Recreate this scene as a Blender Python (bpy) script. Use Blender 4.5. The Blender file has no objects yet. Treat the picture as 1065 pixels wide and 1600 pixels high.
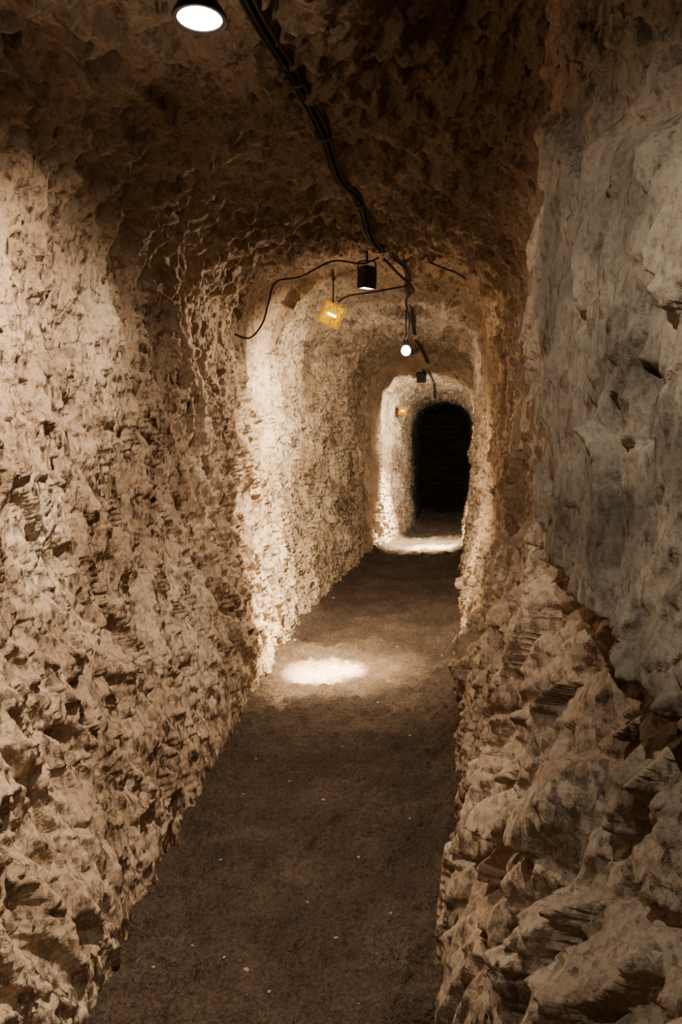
import bpy, bmesh, math, random
import numpy as np
from mathutils import Vector, Matrix
from mathutils.bvhtree import BVHTree
random.seed(4)
scene = bpy.context.scene
col = scene.collection
H = 1.5   # camera height

# ------------------------------------------------------------------ noise
def hsh(ix, iy, iz, seed):
    h = (ix*73856093) ^ (iy*19349663) ^ (iz*83492791) ^ (seed*2654435761)
    h = h & 0xFFFFFFFF
    h = ((h >> 16) ^ h) * 0x45d9f3b & 0xFFFFFFFF
    h = ((h >> 16) ^ h) * 0x45d9f3b & 0xFFFFFFFF
    h = (h >> 16) ^ h
    return (h & 0xFFFFFF).astype(np.float64) / 16777216.0

def vnoise(p, seed=0):
    i = np.floor(p); f = p - i
    f = f*f*(3-2*f)
    i = i.astype(np.int64)
    out = 0
    for dx in (0, 1):
        wx = f[:, 0] if dx else 1-f[:, 0]
        for dy in (0, 1):
            wy = f[:, 1] if dy else 1-f[:, 1]
            for dz in (0, 1):
                wz = f[:, 2] if dz else 1-f[:, 2]
                out = out + wx*wy*wz*hsh(i[:, 0]+dx, i[:, 1]+dy, i[:, 2]+dz, seed)
    return out*2-1

def fbm(p, octs, seed=0, gain=0.5):
    a = 1; s = 0; q = p.copy()
    for o in range(octs):
        s = s + a*vnoise(q, seed+o*17)
        q = q*2.03+5.3
        a *= gain
    return s

def facets(p, seed, tilt=1.0, k=1.4):
    """returns: stepped tilted planes, edge distance, continuous scoops (sharp ridges), continuous facets (sharp valleys)"""
    i = np.floor(p).astype(np.int64)
    n = len(p)
    best = np.full(n, 1e9); sec = np.full(n, 1e9); val = np.zeros(n)
    sc = np.full(n, 1e9); cv = np.full(n, -1e9)
    for dx in (-1, 0, 1):
        for dy in (-1, 0, 1):
            for dz in (-1, 0, 1):
                cx = i[:, 0]+dx; cy = i[:, 1]+dy; cz = i[:, 2]+dz
                h1 = hsh(cx, cy, cz, seed); h2 = hsh(cx, cy, cz, seed+1); h3 = hsh(cx, cy, cz, seed+2)
                ex = p[:, 0]-cx-h1; ey = p[:, 1]-cy-h2; ez = p[:, 2]-cz-h3
                d = ex*ex+ey*ey+ez*ez
                r = hsh(cx, cy, cz, seed+3)-.5
                g1 = (h1*7.31+h3*3.7) % 1 - .5; g2 = (h2*9.17+h1*5.1) % 1 - .5; g3 = (h3*8.53+h2*4.3) % 1 - .5
                lin = 2*tilt*(g1*ex+g2*ey+g3*ez)
                sc = np.minimum(sc, .5*r + lin + k*d)
                cv = np.maximum(cv, .5*r + lin - k*d)
                v = r + lin
                m = d < best
                sec = np.where(m, best, np.minimum(sec, d))
                val = np.where(m, v, val)
                best = np.where(m, d, best)
    return val, np.sqrt(sec)-np.sqrt(best), sc, cv

def ss(a, b, x):
    t = np.clip((x-a)/(b-a), 0, 1)
    return t*t*(3-2*t)

# ------------------------------------------------------------------ tunnel section, along Y
def ip(tbl):
    ys = [t[0] for t in tbl]; vs = [t[1] for t in tbl]
    return lambda y: np.interp(y, ys, vs)
footL = ip([(-2, -.95), (1.9, -.93), (2.12, -.92), (2.4, -.95), (3.05, -1.0), (3.5, -1.04), (4.1, -1.11), (4.5, -1.13), (5, -1.13),
            (6.4, -1.18), (7.2, -1.18), (8.4, -1.12), (9, -1.07), (10.6, -.98), (10.9, -.90), (13.2, -.58), (18, -.55)])
midL = ip([(-2, -1.25), (2.0, -1.22), (3.0, -1.24), (3.7, -1.25), (4.4, -1.265), (5.0, -1.28), (6.4, -1.31), (8.0, -1.29), (8.4, -1.2),
           (8.7, -1.17), (9.6, -1.13), (10.65, -1.07), (10.80, -.95), (11.5, -.91), (13.0, -.68), (13.3, -.62), (18, -.6)])
footR = ip([(-2, .2), (1.0, .13), (1.6, -.02), (2.0, -.055), (2.4, -.01), (3.5, .05), (4.6, .05), (5.8, .08), (9, .16), (11, .2), (13.3, .27), (18, .3)])
midR = ip([(-2, .75), (1.0, .61), (1.4, .49), (1.8, .375), (2.15, .315), (2.35, .32), (3.2, .33), (4.3, .28), (4.6, .32), (7, .31), (8.4, .29), (9, .34), (10.8, .39), (13.3, .44), (18, .44)])
zC = ip([(-2, 2.55), (2, 2.52), (3.4, 2.5), (4.2, 2.53), (4.8, 2.66), (6, 2.76), (8.0, 2.74), (8.4, 2.62), (9.0, 2.62), (10.6, 2.62), (10.80, 2.48),
         (12.2, 2.38), (13.1, 2.20), (13.4, 2.16), (18, 2.16)])
rL = ip([(-2, .42), (4.3, .5), (5, .5), (8.5, .5), (10.9, .46), (13.3, .44), (18, .44)])
rR = ip([(-2, .16), (2.2, .18), (2.5, .3), (4.3, .38), (8.5, .4), (10.9, .40), (13.3, .40), (18, .4)])
tR = ip([(-2, .42), (2.15, .40), (2.5, .05), (3.0, 0), (18, 0)])   # the vault climbs towards the slab
ledge = ip([(-2, .9), (1.0, .95), (1.32, 1.05), (1.5, 1.15), (1.95, 1.175), (2.2, 1.215), (3, 1.25)])

C_LO = np.array([.26, .184, .126]); C_MID = np.array([.46, .350, .252]); C_HI = np.array([.65, .53, .405])
def displace(P, N, region):
    """P base points, N inward normal -> displaced points, colour (alpha = amount of fine tool marks)"""
    warp = np.stack([fbm(P*3.1, 2, 91), fbm(P*3.1+7, 2, 92), fbm(P*3.1+13, 2, 93)], 1)
    Q = P + warp*.015
    Q2 = Q.copy(); Q2[:, 1] = Q[:, 1] + .35*Q[:, 2]; Q2[:, 2] = Q[:, 2]*.34
    a, ea, sa, va = facets(Q2*2.3, 11, .6, 1.0)
    b, eb, sb, vb = facets(Q2*7.2+3.3, 23, 1.1, .8)
    c, ec, sc, vc = facets(Q2*15+9.1, 37, 1.4, .8)
    Q3 = Q2.copy(); Q3[:, 2] = Q[:, 2]*.5
    e_, ee, se, ve = facets(Q3*28+2.1, 57, 1.6, .8)
    n = fbm(P*34, 3, 55)
    lum = fbm(P*1.6, 2, 61)
    y = P[:, 1]; z = P[:, 2]
    rough = np.clip(.95+.5*fbm(P*2.2+4, 2, 71), .65, 1.35)*(1+.25*ss(4.2, 5, y))
    d = .028*lum + .020*va + .003*a + .014*vb*rough + .030*sb*rough + .026*b*rough + .012*vc*rough + .028*sc*rough + .023*c*rough + .005*ve + .014*se + .010*e_ + .001*n
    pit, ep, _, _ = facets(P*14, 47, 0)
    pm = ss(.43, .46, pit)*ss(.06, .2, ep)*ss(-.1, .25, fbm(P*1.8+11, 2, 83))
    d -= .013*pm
    far = ss(10.2, 10.7, y)
    d = d*(1-.28*far)
    right = (P[:, 0] > -.1)*1.0
    t = np.clip(.5+.5*fbm(P*2.5, 4, 131), 0, 1)[:, None]
    colr = np.where(t < .5, C_LO+(C_MID-C_LO)*t*2, C_MID+(C_HI-C_MID)*(t*2-1))
    alpha = 1-.2*far
    P = P.copy()
    if region in ('right', 'ceil'):
        P[:, 0] += .07*ss(1.5, 2.5, z)*(1-ss(2.2, 2.6, y))*right
        w = fbm(P*5.0, 4, 101)*.025
        below = ledge(y)+w
        edge = 2.20+.030*fbm(P*5+3, 3, 103)
        endm = (1-ss(-.025, .025, y-edge))*right
        slab = ss(-.007, .007, z-below)*endm
        nx = np.clip(-N[:, 0], 0, 1)
        crack = np.abs((y-1.60)+(z-1.9)*.30+.06*fbm(P*3+2, 3, 107))
        crack2 = np.abs((y-1.86)-(z-1.6)*.12+.07*fbm(P*3+12, 3, 108))
        crack3 = np.abs((z-1.42)+(y-1.7)*.5+.06*fbm(P*4+22, 3, 106))
        S = P.copy(); S[:, 1] += .15*S[:, 2]; S[:, 2] *= .38; S += warp*.02
        s1, e1, ss1, sv1 = facets(S*4.4+2, 141, 1.0, .5)
        s2_, e2, ss2, sv2 = facets(S*11+5, 147, 1.2, .8)
        dsl = .014*sv1+.046*s1+.014*s2_+.006*ss2+.008*b+.007*c+.005*e_+.005*se+.001*n
        dsl -= .06*(1-ss(0, .016, crack))*ss(1.70, 1.85, z)
        dsl -= .05*(1-ss(0, .012, crack2))*ss(-.2, .2, fbm(P*2.5+8, 2, 109))
        dsl -= .035*(1-ss(0, .009, crack3))*ss(-.1, .2, fbm(P*2.5+18, 2, 105))
        dsl -= .024*(1-ss(0, .022, e1))
        ch = ss(-.16, -.04, y-edge)                # chipped, broken outer edge
        dsl = dsl*(1-ch)+(d*.9)*ch
        up = ss(2.12, 2.22, z+.06*fbm(P*4, 2, 112)+.45*(1.6-y))
        dsl = dsl*(1-up)+(d*.9-.02)*up
        hole = np.exp(-(((y-1.42)/.02)**2+((z-1.61)/.022)**2)**2)+np.exp(-(((y-1.455)/.018)**2+((z-1.63)/.018)**2)**2)
        uc = np.exp(-((z-below+.055)/.055)**2)*(1-ss(0, .2, y-2.1))*right
        low = (1-ss(-.1, .0, z-below))*(1-ss(0, .5, y-2.4))*right*nx
        G = P.copy(); G[:, 1] += .22*G[:, 2]
        big, eb2, bs_, bv = facets(G*np.array([4.8, 4.8, 1.7])+1.7, 151, 1.6, .8)
        jg, ej, js, jv = facets(G*np.array([11, 11, 4.2])+4.7, 157, 1.8, .8)
        dl_ = .020*bv+.095*big+.040*bs_+.044*jg+.010*js+.020*c+.008*sc+.010*se+.010*e_
        dl_ -= .05*(1-ss(0, .05, eb2))
        dl_ = np.where(dl_ > .035, .035+.05*np.tanh((dl_-.035)/.05), dl_)
        dl_ *= .4+.6*ss(.1, .6, z)
        d = d*(1-low)+dl_*low
        d = d*(1-slab) + (dsl+.115*nx)*slab
        d -= .14*uc*nx*(1-slab)
        d -= .06*np.clip(hole, 0, 1)*nx*right
        g = np.clip(.5+.7*fbm(P*6, 4, 161), 0, 1)[:, None]
        grey = np.array([.155, .130, .100])*(1-g)+np.array([.35, .298, .232])*g
        gmm = ss(-.01, .01, z-below)*(1-ss(-.24, -.14, y-edge))*right*(1-.35*up)
        gm = gmm[:, None]
        gl = (low*ss(-.25, .1, fbm(P*2.6+3, 3, 163)+.3*(1.85-y))*.6)[:, None]
        colr = colr*(1-gm)+grey*gm
        colr = colr*(1-gl)+grey*1.3*gl
        alpha = alpha*(1-.35*gmm*(1-up))*(1-.1*low)
    if region == 'left':
        d = d*(.5+.5*ss(0, .35, z))
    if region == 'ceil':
        f = (.50*ss(0, .9, -N[:, 2])*(1-.35*ss(4.3, 4.6, y)))[:, None]      # vault shade put into the colour, stronger near the camera
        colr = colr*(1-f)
    colr = colr*(1-.92*ss(12.2, 13.9, y+.3*fbm(P*2, 2, 181)))[:, None]            # unlit end passage: its darkness painted into the rock colour
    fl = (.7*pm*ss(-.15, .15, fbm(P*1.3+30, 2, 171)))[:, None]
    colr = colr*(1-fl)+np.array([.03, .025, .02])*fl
    return P + N*d[:, None], np.concatenate([colr, alpha[:, None]], 1)

ys = list(np.arange(-1.6, .8, .06))
y = .8
while y < 17.2:
    ys.append(y); y += max(.0052, .0035*y)
ys = np.array(ys); NY = len(ys)

def soften(P, nu, nv):
    """one light relaxation pass against comb artefacts on steep breaks"""
    G = P.reshape(nv, nu, 3).copy()
    G[1:-1] = G[1:-1]*.68+(G[:-2]+G[2:])*.16
    K = G.copy()
    G[:, 1:-1] = K[:, 1:-1]*.68+(K[:, :-2]+K[:, 2:])*.16
    return G.reshape(-1, 3)

def grid_mesh(name, P, nu, nv, flip=False, colr=None):
    me = bpy.data.meshes.new(name)
    idx = np.arange(nu*nv).reshape(nv, nu)
    a = idx[:-1, :-1].ravel(); b = idx[:-1, 1:].ravel(); c = idx[1:, 1:].ravel(); d = idx[1:, :-1].ravel()
    F = np.stack([a, b, c, d], 1) if not flip else np.stack([a, d, c, b], 1)
    me.vertices.add(len(P)); me.vertices.foreach_set('co', P.astype(np.float32).ravel())
    me.loops.add(F.size); me.loops.foreach_set('vertex_index', F.astype(np.int32).ravel())
    me.polygons.add(len(F)); me.polygons.foreach_set('loop_start', np.arange(0, F.size, 4, dtype=np.int32))
    me.polygons.foreach_set('use_smooth', np.ones(len(F), dtype=bool))
    me.update(calc_edges=True)
    if colr is not None:
        at = me.color_attributes.new('stone', 'FLOAT_COLOR', 'POINT')
        at.data.foreach_set('color', colr.astype(np.float32).ravel())
    ob = bpy.data.objects.new(name, me); col.objects.link(ob)
    return ob, P, F

def struct(ob, label, cat):
    ob["kind"] = "structure"; ob["label"] = label; ob["category"] = cat

NU = 360
u = np.linspace(0, 1, NU)
Y, U = np.meshgrid(ys, u, indexing='ij'); Y = Y.ravel(); U = U.ravel()
z0 = -.08; zt = zC(Y)-rL(Y); Z = z0+U*(zt-z0)
X = footL(Y)+(midL(Y)-footL(Y))*ss(0, 1.15, Z)
P = np.stack([X, Y, Z], 1); N = np.zeros_like(P); N[:, 0] = 1
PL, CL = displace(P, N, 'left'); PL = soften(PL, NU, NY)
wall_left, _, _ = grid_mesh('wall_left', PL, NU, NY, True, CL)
struct(wall_left, "rough-hewn cream chalk wall of the tunnel", "wall")
zt = zC(Y)+tR(Y)-rR(Y); Z = z0+U*(zt-z0)
X = footR(Y)+(midR(Y)-footR(Y))*ss(-.1, 1.35, Z)
P = np.stack([X, Y, Z], 1); N = np.zeros_like(P); N[:, 0] = -1
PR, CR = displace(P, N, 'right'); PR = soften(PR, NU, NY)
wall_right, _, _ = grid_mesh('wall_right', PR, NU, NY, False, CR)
struct(wall_right, "rough chalk wall with a cracked grey overhanging slab", "wall")
NC = 250
u = np.linspace(0, 1, NC)
Y, U = np.meshgrid(ys, u, indexing='ij'); Y = Y.ravel(); U = U.ravel()
l = rL(Y); r = rR(Y); mL = midL(Y); mR = midR(Y); zc = zC(Y)
t1 = np.clip(U/.34, 0, 1)*math.pi/2; t3 = np.clip((U-.74)/.26, 0, 1)*math.pi/2
tm = np.clip((U-.34)/.40, 0, 1)
X = np.where(U <= .34, mL+l*(1-np.cos(t1)), np.where(U < .74, (mL+l)+(mR-r-mL-l)*tm, mR-r+r*np.sin(t3)))
Z = np.where(U <= .34, zc-l+l*np.sin(t1), np.where(U < .74, zc+.04*np.sin(tm*math.pi)+tR(Y)*ss(.45, 1, tm), zc+tR(Y)-r+r*np.cos(t3)))
P = np.stack([X, Y, Z], 1)
N = np.zeros_like(P)
N[:, 0] = np.where(U <= .34, np.cos(t1), np.where(U < .74, 0, -np.sin(t3)))
N[:, 2] = np.where(U <= .34, -np.sin(t1), np.where(U < .74, -1, -np.cos(t3)))
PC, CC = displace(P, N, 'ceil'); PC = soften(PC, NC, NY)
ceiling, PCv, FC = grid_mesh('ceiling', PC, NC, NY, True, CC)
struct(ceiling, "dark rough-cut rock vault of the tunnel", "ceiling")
NF = 200
u = np.linspace(0, 1, NF)
Y, U = np.meshgrid(ys, u, indexing='ij'); Y = Y.ravel(); U = U.ravel()
fl = footL(Y)-.22; fr = footR(Y)+.22
X = fl+(fr-fl)*U
P = np.stack([X, Y, np.zeros_like(X)], 1)
ed = np.minimum(X-footL(Y), footR(Y)-X)
Z = .026*fbm(P*2.2, 3, 201)+.016*fbm(P*9, 3, 202)+.012*fbm(P*26, 3, 203)
ft, ef, fs_, _ = facets(P*np.array([7, 4.2, 1]), 207, .2)
Z += -.016*ss(.15, .4, ft)*ss(0, .25, ef)
ft2, ef2, _, fv2 = facets(P*21+.5, 217, .6, 1.0)
Z += .018*fv2*ss(-.3, .4, fbm(P*3+9, 2, 219))
ft3, ef3, _, fv3 = facets(P*13+.5, 227, .9, 1.0)
Z += .05*(1-ss(-.05, .16, ed))+(1-ss(.02, .30, ed))*(.04*fv3+.014*ft3)
P[:, 2] = Z
floor, PF, FF = grid_mesh('floor', P, NF, NY)
struct(floor, "dark brown trodden earth tunnel floor", "floor")

bvhC = BVHTree.FromPolygons([tuple(v) for v in PCv], [tuple(int(i) for i in f) for f in FC])
bvhF = BVHTree.FromPolygons([tuple(v) for v in PF], [tuple(int(i) for i in f) for f in FF])
def ceil_z(x, y):
    h = bvhC.ray_cast(Vector((x, y, 1.9)), Vector((0, 0, 1)))
    return h[0].z if h[0] else float(zC(y))
def floor_z(x, y):
    h = bvhF.ray_cast(Vector((x, y, 1)), Vector((0, 0, -1)))
    return h[0].z if h[0] else 0

# ------------------------------------------------------------------ materials
def new_mat(name):
    m = bpy.data.materials.new(name); m.use_nodes = True
    nt = m.node_tree; nt.nodes.clear()
    out = nt.nodes.new('ShaderNodeOutputMaterial'); b = nt.nodes.new('ShaderNodeBsdfPrincipled')
    nt.links.new(b.outputs[0], out.inputs[0])
    return m, nt, b
def N_(nt, t, **k):
    n = nt.nodes.new(t)
    for a, v in k.items(): setattr(n, a, v)
    return n
def ramp(nt, fac, stops):
    r = nt.nodes.new('ShaderNodeValToRGB')
    while len(r.color_ramp.elements) < len(stops): r.color_ramp.elements.new(.5)
    for e, (p, c) in zip(r.color_ramp.elements, stops):
        e.position = p; e.color = (*c, 1)
    nt.links.new(fac, r.inputs[0]); return r.outputs[0]
def noise_tex(nt, vec, scale, det=6, rough=.6, dist=0):
    n = nt.nodes.new('ShaderNodeTexNoise'); n.inputs['Scale'].default_value = scale
    n.inputs['Detail'].default_value = det; n.inputs['Roughness'].default_value = rough
    n.inputs['Distortion'].default_value = dist
    nt.links.new(vec, n.inputs['Vector']); return n.outputs[0]
def mix(nt, a, b, fac, mode='MIX'):
    m = nt.nodes.new('ShaderNodeMix'); m.data_type = 'RGBA'; m.blend_type = mode
    for s, v in ((6, a), (7, b), (0, fac)):
        if isinstance(v, (int, float)): m.inputs[s].default_value = v
        elif isinstance(v, tuple): m.inputs[s].default_value = (*v, 1)
        else: nt.links.new(v, m.inputs[s])
    return m.outputs[2]
def math_(nt, op, a, b=None, c=None):
    m = nt.nodes.new('ShaderNodeMath'); m.operation = op
    for i, v in enumerate((a, b, c)):
        if v is None: continue
        if isinstance(v, (int, float)): m.inputs[i].default_value = v
        else: nt.links.new(v, m.inputs[i])
    return m.outputs[0]
def vmath(nt, op, a, b):
    m = nt.nodes.new('ShaderNodeVectorMath'); m.operation = op
    for i, v in enumerate((a, b)):
        if isinstance(v, tuple): m.inputs[i].default_value = v
        else: nt.links.new(v, m.inputs[i])
    return m
def chip_height(nt, vec, scale, tilt, step):
    """fine chisel chips: each voronoi cell is a tilted plane (height in metres)"""
    v = N_(nt, 'ShaderNodeTexVoronoi'); v.inputs['Scale'].default_value = scale; nt.links.new(vec, v.inputs['Vector'])
    cc = vmath(nt, 'SUBTRACT', v.outputs['Color'], (.5, .5, .5)).outputs[0]
    dd = vmath(nt, 'SUBTRACT', vec, v.outputs['Position']).outputs[0]
    dt = vmath(nt, 'DOT_PRODUCT', cc, dd).outputs['Value']
    sp = N_(nt, 'ShaderNodeSeparateColor'); nt.links.new(v.outputs['Color'], sp.inputs[0])
    return math_(nt, 'ADD', math_(nt, 'MULTIPLY', dt, tilt), math_(nt, 'MULTIPLY', sp.outputs[0], step))

m, nt, b = new_mat('chalk_rock')
tc = N_(nt, 'ShaderNodeNewGeometry').outputs['Position']
atn = N_(nt, 'ShaderNodeAttribute', attribute_name='stone')
at = atn.outputs['Color']; al = atn.outputs['Alpha']
n2 = noise_tex(nt, tc, 70, 3, .7)
base = mix(nt, at, ramp(nt, n2, [(.30, (.55, .51, .47)), (.50, (1, 1, 1))]), .8, 'MULTIPLY')
nt.links.new(base, b.inputs['Base Color'])
b.inputs['Roughness'].default_value = .9; b.inputs['Specular IOR Level'].default_value = .2
mp = N_(nt, 'ShaderNodeMapping'); mp.inputs['Rotation'].default_value = (.35, 0, 0); mp.inputs['Scale'].default_value = (1, 1, .45)
nt.links.new(tc, mp.inputs[0])
h = math_(nt, 'ADD', chip_height(nt, mp.outputs[0], 40, 1.4, .0045), chip_height(nt, mp.outputs[0], 90, 1.3, .0018))
h = math_(nt, 'ADD', h, math_(nt, 'MULTIPLY', n2, .005))
h = math_(nt, 'MULTIPLY', h, al)
bp = N_(nt, 'ShaderNodeBump'); bp.inputs['Strength'].default_value = 1; bp.inputs['Distance'].default_value = 1
nt.links.new(h, bp.inputs['Height']); nt.links.new(bp.outputs[0], b.inputs['Normal'])
chalk = m
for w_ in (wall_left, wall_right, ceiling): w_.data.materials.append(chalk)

m, nt, b = new_mat('trodden_earth')
tc = N_(nt, 'ShaderNodeNewGeometry').outputs['Position']
nf = noise_tex(nt, tc, 3, 7, .7, .3)
base = ramp(nt, nf, [(.3, (.058, .038, .027)), (.50, (.092, .062, .044)), (.70, (.155, .112, .082))])
ng = noise_tex(nt, tc, 75, 3, .7)
base = mix(nt, base, ramp(nt, ng, [(.38, (.35, .35, .35)), (.62, (1.0, 1.0, 1.0))]), .85, 'MULTIPLY')
fv = N_(nt, 'ShaderNodeTexVoronoi'); fv.inputs['Scale'].default_value = 38; nt.links.new(tc, fv.inputs['Vector'])
fl_ = ramp(nt, fv.outputs['Distance'], [(.07, (1, 1, 1)), (.10, (0, 0, 0))])
gt = ramp(nt, nf, [(.50, (0, 0, 0)), (.58, (1, 1, 1))])
base = mix(nt, base, (.26, .21, .17), math_(nt, 'MULTIPLY', fl_, gt))
nt.links.new(base, b.inputs['Base Color']); b.inputs['Roughness'].default_value = .85
b.inputs['Specular IOR Level'].default_value = .25
h = math_(nt, 'ADD', noise_tex(nt, tc, 18, 5, .75), math_(nt, 'MULTIPLY', ng, .9))
bp = N_(nt, 'ShaderNodeBump'); bp.inputs['Strength'].default_value = 1; bp.inputs['Distance'].default_value = .03
nt.links.new(h, bp.inputs['Height']); nt.links.new(bp.outputs[0], b.inputs['Normal'])
floor.data.materials.append(m)

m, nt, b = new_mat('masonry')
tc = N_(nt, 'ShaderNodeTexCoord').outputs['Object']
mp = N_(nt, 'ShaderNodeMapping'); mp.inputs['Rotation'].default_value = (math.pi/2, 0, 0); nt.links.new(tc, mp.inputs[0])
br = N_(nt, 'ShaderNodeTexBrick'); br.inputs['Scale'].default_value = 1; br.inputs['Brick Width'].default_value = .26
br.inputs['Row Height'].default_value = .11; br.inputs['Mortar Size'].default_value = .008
br.inputs['Color1'].default_value = (.016, .012, .008, 1); br.inputs['Color2'].default_value = (.007, .005, .0035, 1); br.inputs['Mortar'].default_value = (.002, .0015, .001, 1)  # near-black stone: darkness of the unlit passage put into these colours
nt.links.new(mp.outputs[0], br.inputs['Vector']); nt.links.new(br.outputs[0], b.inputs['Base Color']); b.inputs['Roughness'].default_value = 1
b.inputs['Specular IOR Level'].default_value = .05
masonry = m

def simple(name, colr, rough=.5, metal=0, emit=None, es=0, mottled=False, spec=.5):
    m, nt, b = new_mat(name)
    tc = N_(nt, 'ShaderNodeTexCoord').outputs['Object']
    n = noise_tex(nt, tc, 35 if mottled else 30, 2)
    lo = tuple(c*.75 for c in colr)
    nt.links.new(ramp(nt, n, [(.35, lo), (.65, colr)]), b.inputs['Base Color'])
    b.inputs['Roughness'].default_value = rough; b.inputs['Metallic'].default_value = metal
    b.inputs['Specular IOR Level'].default_value = spec
    if emit:
        b.inputs['Emission Color'].default_value = (*emit, 1); b.inputs['Emission Strength'].default_value = es
        if mottled:
            st = ramp(nt, n, [(.35, (.35, .35, .35)), (.65, (1, 1, 1))])
            nt.links.new(math_(nt, 'MULTIPLY', st, es), b.inputs['Emission Strength'])
    return m
black = simple('black_enamel', (.015, .014, .013), .5)
rubber = simple('black_rubber', (.020, .016, .013), .9, spec=.15)
dusty = simple('dusty_rubber', (.055, .042, .032), .95, spec=.1)
tape = simple('dark_tape', (.03, .024, .019), .9, spec=.1)
brass = simple('yellowed_reflector', (.03, .018, .001), .9, .0, (1, .40, .0), .5, spec=0)
rim_m = simple('yellow_rim', (.03, .018, .001), .9, .0, (1, .40, .0), .75, spec=0)
glass_hot = simple('glowing_glass', (.02, .012, .0), .9, 0, (1, .44, .0), 1.7, True, spec=0)
hot = simple('lamp_filament', (.3, .25, .2), .3, 0, (1, .66, .22), 14)
lens_w = simple('glowing_lens', (1, .95, .9), .3, 0, (1, .91, .78), 22)
pale = simple('chalk_chip', (.34, .28, .22), .9)

# ------------------------------------------------------------------ mesh helpers
def obj_from(name, verts, faces, mat, smooth=False, parent=None):
    me = bpy.data.meshes.new(name); me.from_pydata(verts, [], faces); me.update()
    me.materials.append(mat)
    if smooth:
        for p in me.polygons: p.use_smooth = True
    o = bpy.data.objects.new(name, me); col.objects.link(o)
    if parent: o.parent = parent
    return o
def lathe(name, prof, mat, parent=None, seg=32, cap0=True, cap1=True):
    vs = []; fs = []
    for (r, h) in prof:
        for k in range(seg):
            a = 2*math.pi*k/seg; vs.append((r*math.cos(a), r*math.sin(a), h))
    for i in range(len(prof)-1):
        for k in range(seg):
            k2 = (k+1) % seg
            fs.append((i*seg+k, i*seg+k2, (i+1)*seg+k2, (i+1)*seg+k))
    if cap0: fs.append(tuple(range(seg))[::-1])
    if cap1: fs.append(tuple((len(prof)-1)*seg+k for k in range(seg)))
    return obj_from(name, vs, fs, mat, True, parent)
def bev(o, w=.004, s=2):
    md = o.modifiers.new('Bevel', 'BEVEL'); md.width = w; md.segments = s; md.limit_method = 'ANGLE'
def box_verts(x0, x1, y0, y1, z0, z1):
    return [(x0, y0, z0), (x1, y0, z0), (x1, y1, z0), (x0, y1, z0), (x0, y0, z1), (x1, y0, z1), (x1, y1, z1), (x0, y1, z1)]
BF = [(0, 3, 2, 1), (4, 5, 6, 7), (0, 1, 5, 4), (1, 2, 6, 5), (2, 3, 7, 6), (3, 0, 4, 7)]
def tube(name, pts, r, mat, parent=None, seg=10, smooth_pts=True):
    pts = [Vector(p) for p in pts]
    if smooth_pts:
        q = []
        n = len(pts)
        for i in range(n-1):
            p0 = pts[max(i-1, 0)]; p1 = pts[i]; p2 = pts[i+1]; p3 = pts[min(i+2, n-1)]
            for k in range(8):
                t = k/8
                q.append(.5*((2*p1)+(p2-p0)*t+(2*p0-5*p1+4*p2-p3)*t*t+(3*p1-p0-3*p2+p3)*t**3))
        q.append(pts[-1]); pts = q
    vs = []; fs = []
    up = Vector((0, 0, 1)); n = len(pts)
    for i, p in enumerate(pts):
        t = (pts[min(i+1, n-1)]-pts[max(i-1, 0)]).normalized()
        a = t.cross(up)
        if a.length < .1: a = t.cross(Vector((1, 0, 0)))
        a.normalize(); b_ = t.cross(a)
        for k in range(seg):
            an = 2*math.pi*k/seg
            vs.append(tuple(p+a*math.cos(an)*r+b_*math.sin(an)*r))
    for i in range(n-1):
        for k in range(seg):
            k2 = (k+1) % seg; fs.append((i*seg+k, i*seg+k2, (i+1)*seg+k2, (i+1)*seg+k))
    fs.append(tuple(range(seg))[::-1]); fs.append(tuple((n-1)*seg+k for k in range(seg)))
    return obj_from(name, vs, fs, mat, True, parent)
def empty(name, loc, rot=(0, 0, 0), label="", cat="", group=None):
    e = bpy.data.objects.new(name, None); e.empty_display_size = .05; e.location = loc; e.rotation_euler = rot
    col.objects.link(e); e["label"] = label; e["category"] = cat
    if group: e["group"] = group
    return e
def lookrot(frm, to):
    return (Vector(to)-Vector(frm)).to_track_quat('-Z', 'Y').to_euler()

def endwall(name, yy, x0, x1, z1, label, mat, c):
    nx, nz = 90, 110
    u = np.linspace(0, 1, nx); v = np.linspace(0, 1, nz)
    V, U = np.meshgrid(v, u, indexing='ij'); V = V.ravel(); U = U.ravel()
    P = np.stack([x0+(x1-x0)*U, np.full_like(U, yy), -.1+(z1+.1)*V], 1)
    P[:, 1] += .02*fbm(P*6, 4, 301)
    o, _, _ = grid_mesh(name, P, nx, nz, False, np.tile(np.array((*c, 1)), (len(P), 1))); o.data.materials.append(mat); struct(o, label, "wall"); return o
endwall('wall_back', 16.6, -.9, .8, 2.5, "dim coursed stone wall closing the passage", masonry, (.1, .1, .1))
endwall('wall_front', -1.5, -1.6, 1.1, 3.2, "rough chalk wall at the tunnel entrance", chalk, (.4, .3, .22))

# ------------------------------------------------------------------ cables on the ceiling
cp = [(.3, -.50), (1.1, -.47), (1.75, -.455), (2.2, -.445), (2.6, -.425), (3.0, -.42), (3.4, -.40), (3.8, -.385), (4.15, -.37), (4.45, -.355), (4.8, -.33), (5.3, -.30), (5.8, -.31),
      (6.5, -.34), (7.3, -.36), (8.2, -.37), (9, -.365), (9.8, -.33), (10.6, -.29), (11.3, -.26), (12.1, -.23), (12.9, -.21)]
def hug(x, y, off=.0):
    z = min(ceil_z(x+dx, y+dy) for dx in (-.03, 0, .03) for dy in (-.05, 0, .05))
    return z-off
main_pts = [(x+.010*math.sin(i*2.3), y, hug(x, y, .010)) for i, (y, x) in enumerate(cp)]
cab = tube('power_cable', main_pts, .009, rubber)
cab["label"] = "thick black power cable strapped along the rock vault"; cab["category"] = "cable"; cab["group"] = "cables along the vault"
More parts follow.
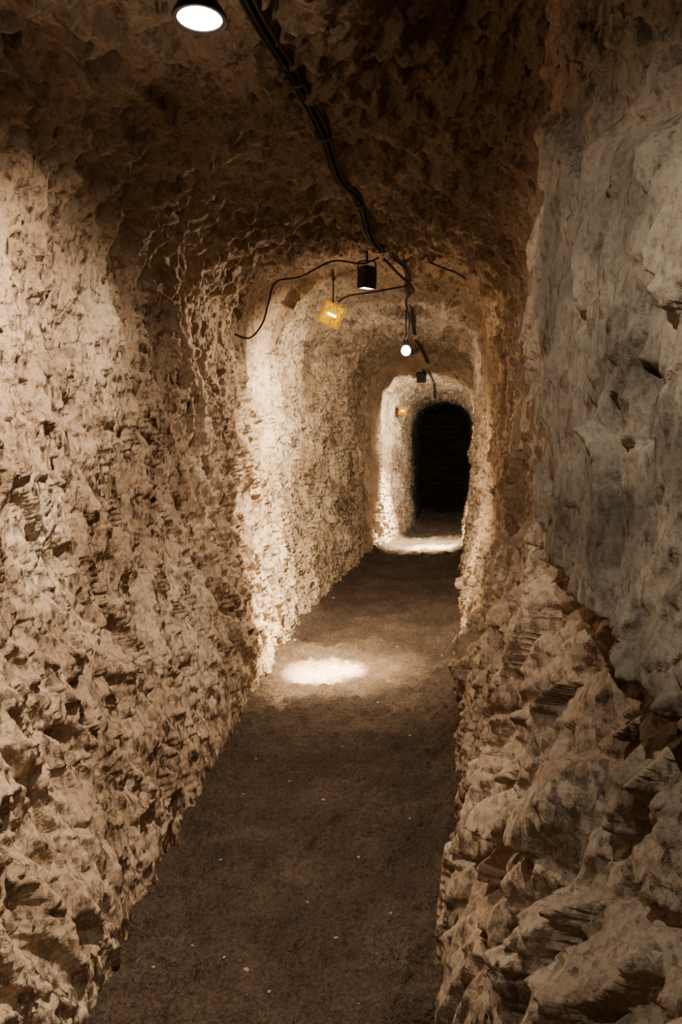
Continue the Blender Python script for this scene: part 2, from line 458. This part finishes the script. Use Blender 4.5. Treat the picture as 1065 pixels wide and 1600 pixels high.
for k, (dx, dz, rr, w) in enumerate([(.0165, .0, .006, .002), (-.015, -.003, .005, .002), (.003, -.0150, .0045, .003)]):
    pts = []
    for i, (x, y, z) in enumerate(main_pts):
        pts.append((x+dx+w*math.sin(i*1.9+k*2)*(1 if dx >= 0 else -1)*.5, y, z+dz-.002*abs(math.sin(i*2.7+k))))
    c2 = tube('power_cable', pts, rr, dusty if k == 0 else rubber)
    c2["label"] = "thinner black cable running alongside the main one"; c2["category"] = "cable"; c2["group"] = "cables along the vault"
for i in (3, 4, 6, 8, 10, 12, 14, 16, 18):
    x, y, z = main_pts[i]
    vs = []; fs = []
    seg = 24
    for j, yy in enumerate((-.011, .011)):
        for rr in (1, .9):
            for k in range(seg):
                a = 2*math.pi*k/seg
                vs.append((x+.028*rr*math.cos(a), y+yy, z-.005+.021*rr*math.sin(a)))
    for k in range(seg):
        k2 = (k+1) % seg
        fs += [(k, k2, 2*seg+k2, 2*seg+k), (seg+k2, seg+k, 3*seg+k, 3*seg+k2), (k2, k, seg+k, seg+k2), (2*seg+k, 2*seg+k2, 3*seg+k2, 3*seg+k)]
    s = obj_from('cable_strap', vs, fs, tape, True)
    s["label"] = "dark tape strap binding the cable bundle"; s["category"] = "cable strap"; s["group"] = "straps on the cable bundle"

def P3(px, py, Y):   # one-point perspective arithmetic used to turn measurements into metres
    return ((px-700)*Y/1200, Y, H-(py-690)*Y/1200)
def wire(pts, r, label):
    o = tube('electrical_wire', pts, r, rubber, seg=8)
    o["label"] = label; o["category"] = "wire"
    return o
wire([P3(592, 402, 4.42), P3(565, 412, 4.4), P3(520, 408, 4.36), P3(470, 432, 4.3), P3(432, 440, 4.2), P3(420, 470, 4.2), P3(410, 505, 4.2), P3(390, 528, 4.2), P3(366, 522, 4.2)], .005,
     "thin black wire drooping from the vault down the chalk wall")
wire([P3(638, 446, 5.2), P3(606, 452, 5.2), P3(572, 458, 5.2), P3(545, 462, 5.25), P3(528, 472, 5.3)], .006, "thin black wire feeding the yellow floodlight")
wire([P3(600, 405, 4.5), P3(622, 428, 4.8), P3(645, 452, 5.1), P3(634, 470, 5.4), P3(640, 505, 6.2), P3(634, 530, 7.2)], .008, "black wire dropping to the round bulb lamp")
wire([P3(672, 410, 4.5), P3(690, 418, 4.5), P3(712, 426, 4.48), P3(728, 436, 4.45)], .005, "short thin wire tacked under the vault edge")

# ------------------------------------------------------------------ lamps, plus added fill lights
def add_light(kind, name, loc, energy, color, target=None, angle=60, blend=.6, size=.03):
    L = bpy.data.lights.new(name, kind); L.energy = energy; L.color = color
    o = bpy.data.objects.new(name, L); o.location = loc; col.objects.link(o)
    if kind == 'SPOT':
        L.spot_size = math.radians(angle); L.spot_blend = blend; L.shadow_soft_size = size
    elif kind == 'POINT': L.shadow_soft_size = size
    elif kind == 'AREA': L.size = size
    if target: o.rotation_euler = lookrot(loc, target)
    return o

dl = P3(312, 30, 1.66)
cz = ceil_z(dl[0], dl[1])
e = empty('ceiling_spotlight', dl, (math.radians(-3), math.radians(-4), 0), "round black spotlight with bright white lens under the vault", "ceiling lamp")
lathe('housing', [(.047, -.001), (.056, -.003), (.058, .002), (.054, .012), (.044, .030), (.026, .045), (.014, .05)], black, e, 40, cap0=False)
lathe('lens', [(.001, -.006), (.024, -.004), (.040, .0), (.0475, .003)], lens_w, e, 40, cap1=True)
tube('mounting_stem', [(0, 0, .045), (0, 0, max(.06, cz-dl[2]+.03))], .009, black, e, smooth_pts=False)

def spot_can(pos, target, w, hgt, label):
    cz = ceil_z(pos[0], pos[1])
    e = empty('track_spotlight', pos, (0, 0, 0), label, "spotlight")
    rot = lookrot(pos, target)
    hw = w/2; hd = w*.42
    vs = box_verts(-hw, hw, -hd, hd, -hgt*.5, hgt*.25)
    vs += [(-hw*.7, -hd*.7, hgt*.42), (hw*.7, -hd*.7, hgt*.42), (hw*.7, hd*.7, hgt*.42), (-hw*.7, hd*.7, hgt*.42)]
    fs = [(0, 1, 5, 4), (1, 2, 6, 5), (2, 3, 7, 6), (3, 0, 4, 7), (4, 5, 9, 8), (5, 6, 10, 9), (6, 7, 11, 10), (7, 4, 8, 11), (8, 9, 10, 11)]
    o = obj_from('housing', vs, fs, black, parent=e); o.rotation_euler = rot
    md = o.modifiers.new('Solid', 'SOLIDIFY'); md.thickness = .004; bev(o, .003)
    o = obj_from('lens', box_verts(-hw*.85, hw*.85, -hd*.85, hd*.85, -hgt*.47, -hgt*.44), BF, lens_w, parent=e); o.rotation_euler = rot
    for k in range(4):
        zz = -hgt*.3+k*hgt*.14
        o = obj_from('cooling_fin', box_verts(-hw*1.08, hw*1.08, -hd*1.1, hd*1.1, zz, zz+hgt*.03), BF, black, parent=e); o.rotation_euler = rot
    t = cz-pos[2]+.02
    tube('yoke', [(-hw*1.15, 0, 0), (-hw*1.2, 0, hgt*.5), (-hw*.8, 0, hgt*.62), (hw*.8, 0, hgt*.62), (hw*1.2, 0, hgt*.5), (hw*1.15, 0, 0)], .005, black, e)
    tube('mounting_stem', [(0, 0, hgt*.6), (0, 0, max(t, hgt*.7))], .008, black, e, smooth_pts=False)
    return e
def floodlight(pos, target, s, label, roll=0):
    e = empty('floodlight', pos, (0, 0, 0), label, "floodlight")
    q = (Vector(target)-Vector(pos)).to_track_quat('-Z', 'Y') @ Matrix.Rotation(roll, 4, 'Z').to_quaternion()
    rot = q.to_euler()
    W = s; Hh = s*.95; D = s*.5
    vs = [(-W/2, -Hh/2, 0), (W/2, -Hh/2, 0), (W/2, Hh/2, 0), (-W/2, Hh/2, 0), (-W*.3, -Hh*.25, D), (W*.3, -Hh*.25, D), (W*.3, Hh*.25, D), (-W*.3, Hh*.25, D)]
    fs = [(0, 1, 5, 4), (1, 2, 6, 5), (2, 3, 7, 6), (3, 0, 4, 7), (4, 5, 6, 7)]
    o = obj_from('reflector_pan', vs, fs, brass, parent=e); o.rotation_euler = rot
    md = o.modifiers.new('Solid', 'SOLIDIFY'); md.thickness = .004
    f = .04*s; vs = []; fs = []
    for (x0, x1, y0, y1) in ((-W/2, W/2, -Hh/2-f, -Hh/2+f*.3), (-W/2, W/2, Hh/2-f*.3, Hh/2+f), (-W/2-f, -W/2+f*.3, -Hh/2-f, Hh/2+f), (W/2-f*.3, W/2+f, -Hh/2-f, Hh/2+f)):
        n = len(vs); vs += box_verts(x0, x1, y0, y1, -.012, .006); fs += [tuple(i+n for i in q_) for q_ in BF]
    o = obj_from('rim', vs, fs, rim_m, parent=e); o.rotation_euler = rot
    o = obj_from('front_glass', box_verts(-W*.47, W*.47, -Hh*.47, Hh*.47, .004, .007), BF, glass_hot, parent=e); o.rotation_euler = rot
    o = tube('halogen_tube', [(-W*.22, 0, -.002), (W*.22, 0, -.002)], .06*s, hot, e, smooth_pts=False); o.rotation_euler = rot
    cz = ceil_z(pos[0], pos[1])
    tube('bracket', [(0, .05, .0), (0, .07, .05), (0, .07, max(.07, cz-pos[2]+.02))], .006, black, e)
    return e

s1 = P3(573, 432, 4.85)
spot_can(s1, (-.60, 4.95, 0), .092, .155, "black box spotlight on a yoke aimed at the floor")
f1 = P3(518, 492, 5.35)
floodlight(f1, (.2, 4.0, 1.7), .155, "yellow glowing halogen floodlight near the chalk wall", roll=.30)
b1 = P3(634, 548, 7.6)
e = empty('bulb_lamp', b1, (0, 0, 0), "small round glowing bulb in a black socket", "lamp")
me = bpy.data.meshes.new('bulb'); bm = bmesh.new(); bmesh.ops.create_uvsphere(bm, u_segments=24, v_segments=16, radius=.048)
for v in bm.verts:
    if v.co.z > .01: v.co.x *= 1-(v.co.z-.01)*12*.6; v.co.y *= 1-(v.co.z-.01)*12*.6; v.co.z *= 1.3
for f_ in bm.faces: f_.smooth = True
bm.to_mesh(me); bm.free(); me.materials.append(lens_w)
o = bpy.data.objects.new('bulb', me); col.objects.link(o); o.parent = e
lathe('socket', [(.024, .045), (.026, .06), (.024, .11), (.012, .12)], black, e, 24)
tube('mounting_stem', [(0, 0, .11), (0, 0, max(.13, ceil_z(b1[0], b1[1])-b1[2]+.02))], .007, rubber, e, smooth_pts=False)
s2 = P3(658, 588, 10.95)
spot_can(s2, (-.3, 11.4, 0), .12, .17, "black spotlight throwing light on the far floor")
f2 = P3(629, 642, 12.0)
floodlight(f2, (-.3, 9, 1.4), .13, "small yellow floodlight deep in the passage", roll=.1)

WARM2 = (1, .74, .48)
add_light('SPOT', 'light_downlight', (dl[0], dl[1], dl[2]-.02), 270, (1, .77, .54), (-1.25, 2.35, .60), 118, 1, .008)
add_light('POINT', 'light_downlight_spill', (dl[0], dl[1]+.02, dl[2]-.16), 1.3, (1, .76, .52), size=.01)
SP = (s1[0], s1[1], s1[2]-.11)
add_light('SPOT', 'light_spot_core', SP, 60000, (1, .78, .44), (-.80, 5.03, 0), 14, 1, .02)
add_light('SPOT', 'light_spot_floor', SP, 4000, (1, .75, .42), (-.78, 5.07, 0), 34, 1, .02)
add_light('SPOT', 'light_spot_soft', SP, 800, (1, .76, .47), (-.62, 5.4, 0), 75, 1, .02)
add_light('SPOT', 'fill_wall_near', (s1[0], s1[1]-.08, s1[2]-.16), 110, (1, .76, .50), (-1.2, 3.3, .7), 128, 1, .01)  # added fill, softens the dark wall stretch towards the camera
add_light('SPOT', 'fill_wall_left', (s1[0]+.14, s1[1]-.10, s1[2]-.50), 640, (1, .77, .48), (-1.25, 6.4, 1.05), 125, 1, .008)  # added fill floating below the spotlight, brightens the left wall
add_light('POINT', 'light_flood', (f1[0]+.20, f1[1]-.42, f1[2]-.22), 6.5, WARM2, size=.01)
add_light('POINT', 'light_bulb', (b1[0], b1[1]-.02, b1[2]-.09), 13, WARM2, size=.01)
SF = (s2[0], s2[1], s2[2]-.11)
add_light('SPOT', 'light_far_core', SF, 36000, (1, .82, .52), (-.22, 11.0, 0), 20, 1, .03)
add_light('SPOT', 'light_far_floor', SF, 8000, (1, .81, .52), (-.45, 11.2, 0), 50, 1, .03)
add_light('SPOT', 'fill_far_arch', (-.10, 10.65, 2.10), 400, (1, .84, .60), (-.60, 11.8, 1.60), 118, .8, .01)  # added fill with no fixture, lights the far arch
add_light('POINT', 'light_far_flood', (f2[0]+.08, f2[1]-.25, f2[2]-.1), 3, WARM2, size=.02)
add_light('SPOT', 'fill_slab', (-.22, .80, 2.32), 42, (1, .86, .69), (.25, 1.9, .80), 118, 1, .006)  # unseen spot added above the frame to rake the right slab

# ------------------------------------------------------------------ stones on the floor
def chip(x, y, s):
    rnd = random.Random(int(x*1000)+int(y*77))
    me = bpy.data.meshes.new('stone_chip'); bm = bmesh.new()
    bmesh.ops.create_icosphere(bm, subdivisions=2, radius=1)
    sc = (s, s*rnd.uniform(.6, 1), s*rnd.uniform(.4, .6))
    for v in bm.verts:
        k = 1+rnd.uniform(-.18, .18)
        v.co = Vector((v.co.x*sc[0]*k, v.co.y*sc[1]*k, v.co.z*sc[2]*k))
    bm.to_mesh(me); bm.free(); me.materials.append(pale)
    o = bpy.data.objects.new('stone_chip', me); col.objects.link(o)
    o.location = (x, y, floor_z(x, y)+sc[2]*.35); o.rotation_euler = (0, 0, rnd.uniform(0, 6))
    o["label"] = "small pale chalk chip lying on the earth floor"; o["category"] = "stone"; o["group"] = "chalk chips on the floor"
for (px, py, s) in [(384, 1528, .009), (238, 1520, .008), (520, 935, .02), (350, 1492, .005), (610, 1432, .006), (300, 1470, .005), (480, 1400, .005), (452, 1220, .007), (560, 1340, .006),
                    (505, 1255, .008), (400, 1180, .008), (640, 1150, .008), (590, 1100, .009), (460, 1010, .014), (575, 960, .012), (640, 1290, .006), (420, 1560, .006), (560, 1560, .004), (345, 1350, .006),
                    (525, 1465, .007), (620, 1010, .01), (690, 1020, .01), (380, 1250, .006), (535, 1160, .007)]:
    Yd = 1200*H/(py-690)
    chip((px-700)*Yd/1200, Yd, s)

# ------------------------------------------------------------------ world + camera
w = bpy.data.worlds.new('World'); scene.world = w; w.use_nodes = True
w.node_tree.nodes['Background'].inputs[0].default_value = (.02, .015, .01, 1)
w.node_tree.nodes['Background'].inputs[1].default_value = .1
cam = bpy.data.cameras.new('Camera'); co = bpy.data.objects.new('Camera', cam); col.objects.link(co)
co.location = (0, 0, H); co.rotation_euler = (math.pi/2, 0, 0)
cam.sensor_width = 36; cam.lens = 27.0
cam.shift_x = -167.5/1600; cam.shift_y = -110/1600
cam.clip_start = .05
scene.camera = co
